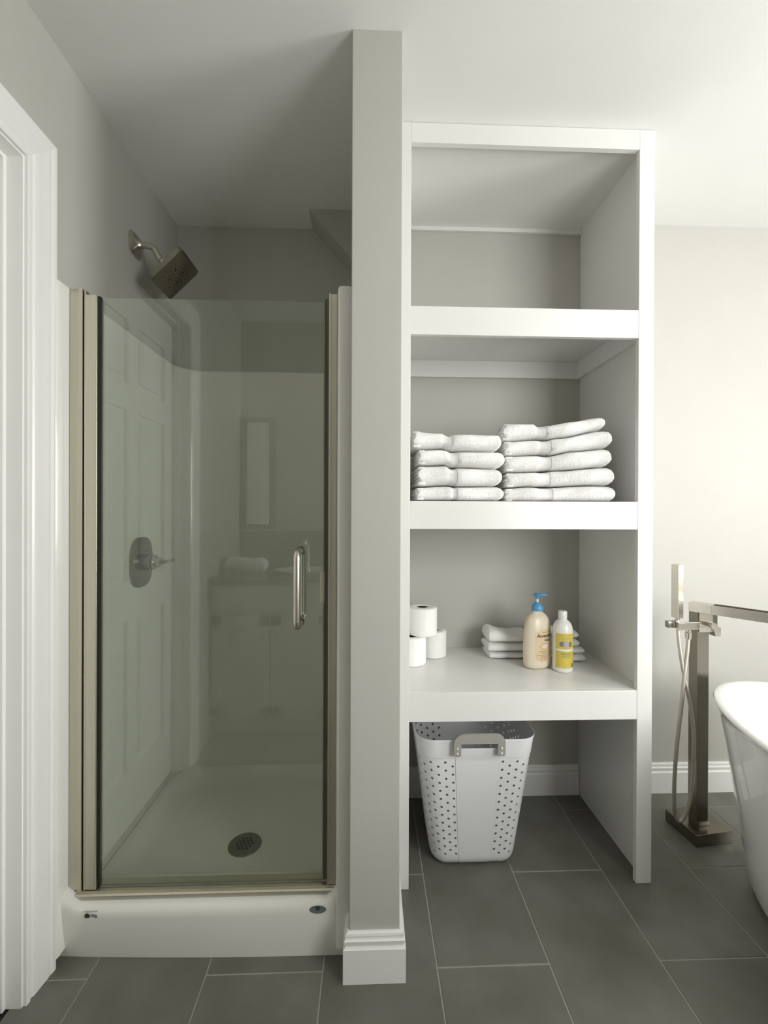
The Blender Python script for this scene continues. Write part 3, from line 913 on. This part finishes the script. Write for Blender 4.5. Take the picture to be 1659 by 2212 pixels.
def dashes(A, z, u0, u1, hgt, off, m, parent, seed):
    rnd = random.Random(seed); u = u0
    bm = new()
    while u < u1:
        l = rnd.uniform(.002, .0055)
        q = [wrap(*A, u, z, off), wrap(*A, min(u+l, u1), z, off), wrap(*A, min(u+l, u1), z+hgt, off), wrap(*A, u, z+hgt, off)]
        bm.faces.new([bm.verts.new(p) for p in q]); u += l + .0012
    return obj('fine_print', bm, m, parent)
dashes(A_, .0665, -.018, .026, .0028, .0012, M['tanink'], lab, 1)
dashes(A_, .0600, -.010, .018, .0028, .0012, M['tanink'], lab, 2)
obj('rule_line', patch(*A_, -.026, .034, .0535, .0545, .0012), M['ink'], lab)
dashes(A_, .0475, -.012, .016, .0026, .0012, M['tanink'], lab, 3)
dashes(A_, .0430, -.010, .014, .0026, .0012, M['tanink'], lab, 4)
dashes(A_, .0370, -.013, .015, .0026, .0012, M['tanink'], lab, 5)
pz = Z3+.2122
bm = new(); lathe(bm, [(.0205, pz), (.0212, pz+.004), (.0200, pz+.016), (.0165, pz+.021), (.0120, pz+.028), (.0085, pz+.0305), (.0050, pz+.031)], LB[0], LB[1], 28)
pc = obj('pump_collar', bm, M['blue'], lo, smooth=True)
bm = new(); lathe(bm, [(.0048, pz+.031), (.0048, pz+.044)], LB[0], LB[1], 16)
obj('pump_stem', bm, M['clearstem'], lo, smooth=True)
bm = new(); lathe(bm, [(.0060, pz+.0442), (.0075, pz+.050), (.0105, pz+.055), (.0155, pz+.058), (.0160, pz+.0605), (.012, pz+.0635), (.004, pz+.064)], LB[0], LB[1], 24)
tube(bm, smooth_path([(LB[0]+.004, LB[1]-.002, pz+.0595), (LB[0]+.018, LB[1]-.006, pz+.0600), (LB[0]+.028, LB[1]-.009, pz+.0585), (LB[0]+.0325, LB[1]-.010, pz+.0565)], 4), [.0052]*5+[.0045]*4+[.0036]*4, 12)
obj('pump_nozzle', bm, M['blue'], lo, smooth=True)

# white bottle with yellow label
WB = (.7175, 1.6150)
wb = thing('baby_wash_bottle', 'slim white bottle with a yellow label, right of the lotion bottle', 'bottle', (*WB, Z3))
WP = [(.028, .0003), (.033, .0015), (.0352, .006), (.0356, .02), (.0356, .145), (.0350, .155), (.0320, .168), (.0265, .178), (.0190, .1855), (.0152, .188), (.0148, .192)]
bm = new(); lathe(bm, [(r, Z3+z) for r, z in WP], WB[0], WB[1], 40)
obj('bottle_body', bm, M['whiteplastic'], wb, smooth=True, angle=60)
bm = new(); lathe(bm, [(.0150, Z3+.1922), (.0158, Z3+.193), (.0156, Z3+.217), (.0145, Z3+.2195), (.006, Z3+.2202)], WB[0], WB[1], 28)
obj('cap', bm, M['whiteplastic'], wb, smooth=True)
W_ = (WP, WB, 1.0, radians(-4))
lb2 = obj('label', patch(*W_, -.036, .052, .018, .1430, .0006, n=24), M['yellow'], wb, smooth=True, label='bright yellow wrap label')
obj('white_stripe', patch(*W_, -.036, .052, .0800, .0870, .0012, n=24), M['whiteplastic'], lb2, smooth=True)
obj('top_stripe', patch(*W_, -.014, .018, .1240, .1275, .0012, n=10), M['yellowgreen'], lb2, smooth=True)
for u in (-.0145, .0155):
    obj('elephant_ear', oval(*W_, u, .1050, .0080, .0095, .0014), M['greyink'], lb2)
obj('elephant_head', oval(*W_, .0005, .1050, .0095, .0110, .0018), M['palegrey'], lb2)
obj('elephant_trunk', patch(*W_, -.0035, .0045, .0900, .1000, .0018, n=4, rnd=.003), M['palegrey'], lb2)
dashes(W_, .0670, -.016, .018, .0075, .0014, M['yellowgreen'], lb2, 7)
dashes(W_, .0570, -.012, .014, .0060, .0014, M['yellowgreen'], lb2, 8)
obj('round_mark', oval(*W_, .026, .0290, .0055, .0065, .0014, .0022), M['blackink'], lb2)

# ================================================================ LAUNDRY HAMPER
HX, HY = .368, 1.622
ha = thing('laundry_hamper', 'white plastic laundry hamper with punched holes and a grey handle', 'hamper', (HX, HY, 0))
zbm, ztop = 0.0, .462
def rrect(u, a, b, r):
    """u in 0..1 around, starting at the front centre going to +X"""
    segs = [(a-r), r*pi/2, 2*(b-r), r*pi/2, 2*(a-r), r*pi/2, 2*(b-r), r*pi/2, (a-r)]
    L = sum(segs); s = (u % 1.0)*L
    cs = [(a-r, -(b-r), -pi/2), (a-r, b-r, 0), (-(a-r), b-r, pi/2), (-(a-r), -(b-r), pi)]
    lines = [((0, -b), (1, 0)), ((a, -(b-r)), (0, 1)), ((a-r, b), (-1, 0)), ((-a, b-r), (0, -1)), ((-(a-r), -b), (1, 0))]
    for i, l in enumerate(segs):
        if s <= l or i == len(segs)-1:
            if i % 2 == 0:
                p, d = lines[i//2]; return p[0]+d[0]*s, p[1]+d[1]*s
            cx, cy, a0 = cs[i//2]; an = a0 + (s/r if r > 0 else 0)
            return cx + r*cos(an), cy + r*sin(an)
        s -= l
def hpt(u, z, out=0.0):
    t = max(0, min(1, z/ztop))
    a = .142 + .061*t; b = .108 + .050*t; r = .050 + .012*t
    k = 0
    if z < .035:                       # rounded foot
        q = 1 - z/.035; k = .030*(1-math.sqrt(max(0, 1-q*q)))
    x, y = rrect(u, a-k+out, b-k+out, max(.012, r-k+out))
    return (HX+x, HY+y, z)
NC = 52; pit = .0290; zlo = .034; NR = 13
def is_panel(c): # columns of the plain centre panels, front and back
    d = min(c, NC-1-c)
    return d < 2.6 or (NC/2-3 <= c <= NC/2+2)
bm = new(); vcache = {}
def V(u, z, out=0.0):
    key = (round((u % 1.0), 6), round(z, 6), round(out, 5))
    if key not in vcache: vcache[key] = bm.verts.new(hpt(u, z, out))
    return vcache[key]
levels = [zlo + i*pit/2 for i in range(2*NR-1+1)]
for c in range(NC):
    ua, ub = c/NC, (c+1)/NC; um = (ua+ub)/2
    po = .0014 if is_panel(c) else 0.0
    start = 0 if c % 2 == 0 else 1
    i = 0
    if start == 1:
        bm.faces.new((V(ua, levels[0], po), V(um, levels[0], po), V(ub, levels[0], po), V(ub, levels[1], po), V(um, levels[1], po), V(ua, levels[1], po)))
        i = 1
    while i+2 <= len(levels)-1:
        z0, z1, z2 = levels[i], levels[i+1], levels[i+2]
        if is_panel(c):
            bm.faces.new((V(ua, z0, po), V(um, z0, po), V(ub, z0, po), V(ub, z1, po), V(ub, z2, po), V(um, z2, po), V(ua, z2, po), V(ua, z1, po)))
        else:
            ring = [V(ua, z0), V(um, z0), V(ub, z0), V(ub, z1), V(ub, z2), V(um, z2), V(ua, z2), V(ua, z1)]
            wid = (Vector(hpt(ub, z1)) - Vector(hpt(ua, z1))).length
            hr = .0046
            inner = []
            for k in range(8):
                an = -3*pi/4 + k*pi/4
                inner.append(bm.verts.new(hpt(um + hr*cos(an)/wid/NC, z1 + hr*sin(an))))
            for k in range(8):
                bm.faces.new((ring[k], ring[(k+1) % 8], inner[(k+1) % 8], inner[k]))
        i += 2
    if i < len(levels)-1:
        bm.faces.new((V(ua, levels[i], po), V(um, levels[i], po), V(ub, levels[i], po), V(ub, levels[-1], po), V(um, levels[-1], po), V(ua, levels[-1], po)))
    # step between plain panel and punched wall
    for uu, cc in ((ua, c-1), (ub, c+1)):
        if is_panel(c) and not is_panel(cc % NC):
            for k in range(len(levels)-1):
                bm.faces.new((V(uu, levels[k], po), V(uu, levels[k+1], po), V(uu, levels[k+1], 0), V(uu, levels[k], 0)))
    # plain band above, with the dip under the front handle
    def rim(u):
        d = abs(((u+.5) % 1.0)-.5)
        return ztop - .028 if (d < .052) else ztop
    zt0 = levels[-1]
    dip = min(abs(((um+.5) % 1.0)-.5), 1) < .052
    top_z = ztop-.030 if dip else ztop
    prev = (V(ua, zt0, po), V(um, zt0, po), V(ub, zt0, po))
    first = (V(ua, zt0+.002, .002), V(um, zt0+.002, .002), V(ub, zt0+.002, .002))
    for q in range(2): bm.faces.new((prev[q], prev[q+1], first[q+1], first[q]))
    nxt = (V(ua, top_z, .002), V(um, top_z, .002), V(ub, top_z, .002))
    for q in range(2): bm.faces.new((first[q], first[q+1], nxt[q+1], nxt[q]))
    # rolled lip
    lip = (V(ua, top_z+.001, .0052), V(um, top_z+.001, .0052), V(ub, top_z+.001, .0052))
    lip2 = (V(ua, top_z-.006, .0056), V(um, top_z-.006, .0056), V(ub, top_z-.006, .0056))
    for q in range(2):
        bm.faces.new((nxt[q], nxt[q+1], lip[q+1], lip[q])); bm.faces.new((lip[q], lip[q+1], lip2[q+1], lip2[q]))
    # foot
    zf = [zlo, .022, .012, .005, .001]
    for k in range(len(zf)-1):
        pa = [V(ua, zf[k], po), V(um, zf[k], po), V(ub, zf[k], po)]; pb = [V(ua, zf[k+1], po), V(um, zf[k+1], po), V(ub, zf[k+1], po)]
        for q in range(2): bm.faces.new((pb[q], pb[q+1], pa[q+1], pa[q]))
bmesh.ops.remove_doubles(bm, verts=bm.verts, dist=1e-5)
# bottom
bt_ = [v for v in bm.verts if abs(v.co.z-.001) < 1e-6]
bt_.sort(key=lambda v: math.atan2(v.co.y-HY, v.co.x-HX))
cv = bm.verts.new((HX, HY, .004))
for k in range(len(bt_)): bm.faces.new((bt_[k], bt_[(k+1) % len(bt_)], cv))
hb = obj('basket_wall', bm, M['plastic'], ha, smooth=True, angle=40)
_me = hb.data; _cnt = {}
for p in _me.polygons:
    for ek in p.edge_keys: _cnt[ek] = _cnt.get(ek, 0) + 1
for e in _me.edges:
    if _cnt.get(tuple(sorted(e.vertices)), 0) == 1: e.use_edge_sharp = True
md = hb.modifiers.new('thick', 'SOLIDIFY'); md.thickness = .0018; md.offset = -1
for uu in (3/NC, -3/NC):
    bm = new(); tube(bm, [hpt(uu, z, .0016) for z in (.004, .012, .022, .034, .1, .2, .3, .40, ztop-.032)], .0016, 8)
    obj('rib', bm, M['plastic'], ha, smooth=True)
# handle plate (arch) fixed to the front rim
def frontY(z): return hpt(0, z)[1] - .0085
yh = frontY(.44)
zz0, zz1 = .412, .490
a = .0865; leg = .026
outer = [(-a, zz0+.004), (-a+.005, zz0), (-a+leg-.005, zz0), (-a+leg, zz0+.004), (-a+leg, zz1-.034), (a-leg, zz1-.034), (a-leg, zz0+.004), (a-leg+.005, zz0), (a-.005, zz0), (a, zz0+.004)]
for k in range(9):
    an = k*pi/16; outer.append((a-.034+.034*cos(an), zz1-.034+.034*sin(an)))
for k in range(9):
    an = pi/2 + k*pi/16; outer.append((-a+.034+.034*cos(an), zz1-.034+.034*sin(an)))
bm = new(); prism(bm, [(HX+x, z) for x, z in outer], 'Y', yh-.009, yh-.0005)
tilt = Matrix.Translation((HX, yh, .41)) @ Matrix.Rotation(radians(5), 4, 'X') @ Matrix.Translation((-HX, -yh, -.41))
bmesh.ops.transform(bm, matrix=tilt, verts=bm.verts)
bmesh.ops.bevel(bm, geom=[e for e in bm.edges if e.is_manifold and e.calc_face_angle(0) > 1.2], offset=.0012, segments=2, affect='EDGES')
hh = obj('handle', bm, M['greyplastic'], ha, smooth=True, label='grey arched plastic handle')
for sx in (-1, 1):
    for z in (.424, .441):
        bm = new(); x = HX + sx*(a-leg/2)
        tube(bm, [(x, yh-.0088, z), (x, yh-.0105, z), (x, yh-.0115, z)], [.0037, .0037, .002], 16)
        bmesh.ops.transform(bm, matrix=tilt, verts=bm.verts)
        obj('rivet', bm, M['rivet'], hh, smooth=True)

# ================================================================ BATHTUB
TCX, TCY = 1.392, .872
tub = thing('bathtub', 'white freestanding oval bathtub on dark tile beside the floor faucet', 'bathtub', (TCX, TCY, 0))
def ell(a, b, z, n=2.15, seg=96):
    out = []
    for k in range(seg):
        t = 2*pi*k/seg; ca, sa = cos(t), sin(t)
        out.append((TCX + a*abs(ca)**(2/n)*(1 if ca > 0 else -1), TCY + b*abs(sa)**(2/n)*(1 if sa > 0 else -1), z))
    return out
prof = [(.10, .40, .0006), (.225, .565, .0006), (.250, .592, .006), (.266, .606, .02), (.280, .618, .05), (.296, .638, .16), (.314, .664, .32), (.330, .690, .46), (.341, .712, .55), (.346, .720, .576), (.3515, .7275, .583), (.3535, .7300, .589), (.3515, .7275, .5945), (.346, .721, .597), (.333, .706, .597), (.319, .690, .5955), (.311, .680, .588), (.305, .672, .572), (.296, .655, .50), (.292, .635, .36), (.270, .590, .24), (.235, .53, .165), (.17, .42, .135), (.08, .25, .128)]
bm = new(); loft(bm, [ell(*p) for p in prof], True, True)
obj('tub_shell', bm, M['tub'], tub, smooth=True, angle=50)
bm = new(); lathe(bm, [(.026, .129), (.027, .1315), (.020, .134), (.004, .135)], TCX, TCY, 24); obj('tub_drain', bm, M['nickel'], tub, smooth=True)

# ================================================================ FLOOR FAUCET
FX, FY = 1.262, 1.652
fa = thing('floor_faucet', 'floor-mounted brushed nickel tub faucet with hand shower and hose', 'faucet', (FX, FY, 0))
R5 = Matrix.Translation((FX, FY, 0)) @ Matrix.Rotation(radians(7), 4, 'Z') @ Matrix.Translation((-FX, -FY, 0))
B1('base_plate', M['nickel_dark_reflect'], fa, FX-.076, FX+.074, FY-.073, FY+.073, .0005, .045, bev=.0012, mtx=R5)
bm = new(); box(bm, FX-.028, FX+.018, FY-.034, FY+.014, .0452, .062, bev=.001, mtx=R5)
obj('column_foot', bm, M['nickel_dark_reflect'], fa)
cx0, cx1, cy0, cy1 = FX-.031, FX+.013, FY-.034, FY+.012
B1('column', M['nickel_dark_reflect'], fa, cx0, cx1, cy0, cy1, .0625, .852, bev=.0012)
bm = new(); box(bm, cx0+.004, cx0+.056, cy0-.004, cy0+.03, .772, .8515, bev=.001)
obj('valve_body', bm, M['nickel'], fa)
bm = new(); tube(bm, [(cx0+.034, cy0-.0042, .803), (cx0+.034, cy0-.038, .803)], .0115, 24)
obj('diverter_knob', bm, M['nickel'], fa, smooth=True)
bm = new(); box(bm, cx0+.0565, cx0+.080, cy0+.004, cy0+.040, .792, .8515, bev=.001)
obj('handle_block', bm, M['nickel_dark_reflect'], fa)
bm = new(); prism(bm, [(cx0+.060, .758), (cx0+.052, .790), (cx0+.080, .7915), (cx0+.080, .758)], 'Y', cy0-.012, cy0+.032)
obj('control_lever', bm, M['nickel'], fa)
# open trough spout reaching toward the tub
sp0 = Vector((1.214, 1.612, 0)); ang = math.atan2(-.80, .60)
RS = Matrix.Translation(sp0) @ Matrix.Rotation(ang, 4, 'Z')
bm = new(); wv = .0225
box(bm, -.012, .060, -wv, wv, .8525, .8855, bev=.0008, mtx=RS)
box(bm, .060, .300, -wv, wv, .8525, .8575, mtx=RS)
box(bm, .060, .300, -wv, -wv+.003, .8575, .8855, mtx=RS)
box(bm, .060, .300, wv-.003, wv, .8575, .8855, mtx=RS)
obj('spout', bm, M['nickel'], fa)
# bracket, hand shower, hose
bm = new(); box(bm, 1.142, cx0-.004, 1.600, 1.616, .784, .812, bev=.001, mtx=Matrix.Translation((1.19, 1.61, 0)) @ Matrix.Rotation(radians(9), 4, 'Z') @ Matrix.Translation((-1.19, -1.61, 0)))
obj('holder_arm', bm, M['nickel'], fa)
bm = new(); lathe(bm, [(.010, .790), (.0125, .792), (.0125, .808), (.010, .815)], 1.147, 1.620, 20)
box(bm, 1.118, 1.146, 1.616, 1.636, .788, .812, bev=.001)
obj('holder_cup', bm, M['nickel_dark_reflect'], fa, smooth=True, angle=40)
RH = Matrix.Translation((1.154, 1.620, 0)) @ Matrix.Rotation(radians(12), 4, 'Z')
bm = new(); box(bm, -.0115, .0115, -.0155, .0155, .826, 1.024, bev=.0008, mtx=RH)
lathe(bm, [(.0085, .8255), (.0085, .812)], 1.154, 1.620, 16)
obj('hand_shower', bm, M['nickel'], fa)
hp = [(1.153, 1.614, .788), (1.158, 1.612, .72), (1.172, 1.608, .62), (1.190, 1.602, .52), (1.201, 1.597, .42), (1.200, 1.594, .30), (1.192, 1.592, .20), (1.172, 1.588, .125), (1.146, 1.588, .085), (1.128, 1.590, .115), (1.128, 1.594, .22), (1.140, 1.598, .36), (1.158, 1.601, .50), (1.172, 1.604, .62), (1.184, 1.607, .70), (1.189, 1.608, .755)]
bm = new(); tube(bm, smooth_path(hp, 8), .0066, 12); obj('hose', bm, M['hose'], fa, smooth=True)
bm = new(); tube(bm, [(1.189, 1.608, .7838), (1.189, 1.608, .776), (1.189, 1.608, .774), (1.189, 1.608, .750)], [.010, .010, .0125, .0105], 20)
obj('hose_connector', bm, M['nickel'], fa, smooth=True)

# ================================================================ VANITY behind the camera's left (seen mirrored in the glass)
va = thing('bathroom_vanity', 'white panelled vanity cabinet with dark counter, seen only as a reflection in the shower glass', 'cabinet', (-.53, -.15, 0))
vx0, vx1, vy0, vy1 = XL+.002, -.20, YF+.002, .13
B1('cabinet_body', M['cabinet'], va, vx0, vx1, vy0, vy1-.02, .09, .835)
B1('toe_kick', M['cabinet'], va, vx0, vx1, vy0, vy1-.08, .001, .09)
for k in range(2):
    xa = vx0 + .012 + k*(vx1-vx0-.016)/2; xb = xa + (vx1-vx0-.03)/2
    bm = new(); yy = vy1-.02
    box(bm, xa, xb, yy+.0005, yy+.010, .12, .66)
    for r_ in ((xa, xb, .12, .175), (xa, xb, .605, .66), (xa, xa+.055, .12, .66), (xb-.055, xb, .12, .66)):
        box(bm, r_[0], r_[1], yy+.010, yy+.019, r_[2], r_[3], bev=.002)
    dd = obj('cabinet_door', bm, M['cabinet'], va)
    kx = xb-.03 if k == 0 else xa+.03
    bm = new(); tube(bm, [(kx, yy+.0195, .55), (kx, yy+.03, .55), (kx, yy+.038, .55)], [.005, .006, .012], 14); obj('knob', bm, M['nickel'], dd, smooth=True)
B1('drawer_front', M['cabinet'], va, vx0+.012, vx1-.012, vy1-.0195, vy1-.002, .69, .82, bev=.003)
B1('countertop', M['counter'], va, vx0, vx1+.012, vy0, vy1+.015, .8355, .862, bev=.003)
B1('backsplash', M['counter'], va, vx0, vx1+.012, vy0, vy0+.018, .8625, 1.085, bev=.002)
bm = new(); lathe(bm, [(.001, .8625), (.15, .8625), (.17, .866), (.175, .872), (.165, .873), (.15, .866), (.001, .8635)], -.39, -.14, 40, .95, .8)
obj('sink_rim', bm, M['tub'], va, smooth=True)
bm = new(); tube(bm, smooth_path([(-.39, -.36, .863), (-.39, -.36, 1.0), (-.39, -.33, 1.04), (-.39, -.25, 1.04), (-.39, -.23, 1.01)], 6), .012, 16)
obj('sink_faucet', bm, M['nickel'], va, smooth=True)
mr = thing('wall_mirror', 'grey framed mirror above the vanity, mirrored in the shower glass', 'mirror', (-.52, YF, 1.1))
bm = new()
for a in ((-.842, -.80, 1.10, 1.83), (-.655, -.615, 1.10, 1.83), (-.842, -.615, 1.80, 1.83), (-.842, -.615, 1.10, 1.13)):
    box(bm, a[0], a[1], YF+.001, YF+.028, a[2], a[3], bev=.003)
obj('mirror_frame', bm, M['counter'], mr)
B1('mirror_glass', M['mirror'], mr, -.80, -.655, YF+.006, YF+.012, 1.13, 1.80)
cloth('crumpled white hand towel on the vanity counter, mirrored in the shower glass', -.81, -.59, .8625, .085, -.14, .12, 21, None, curl=.01)
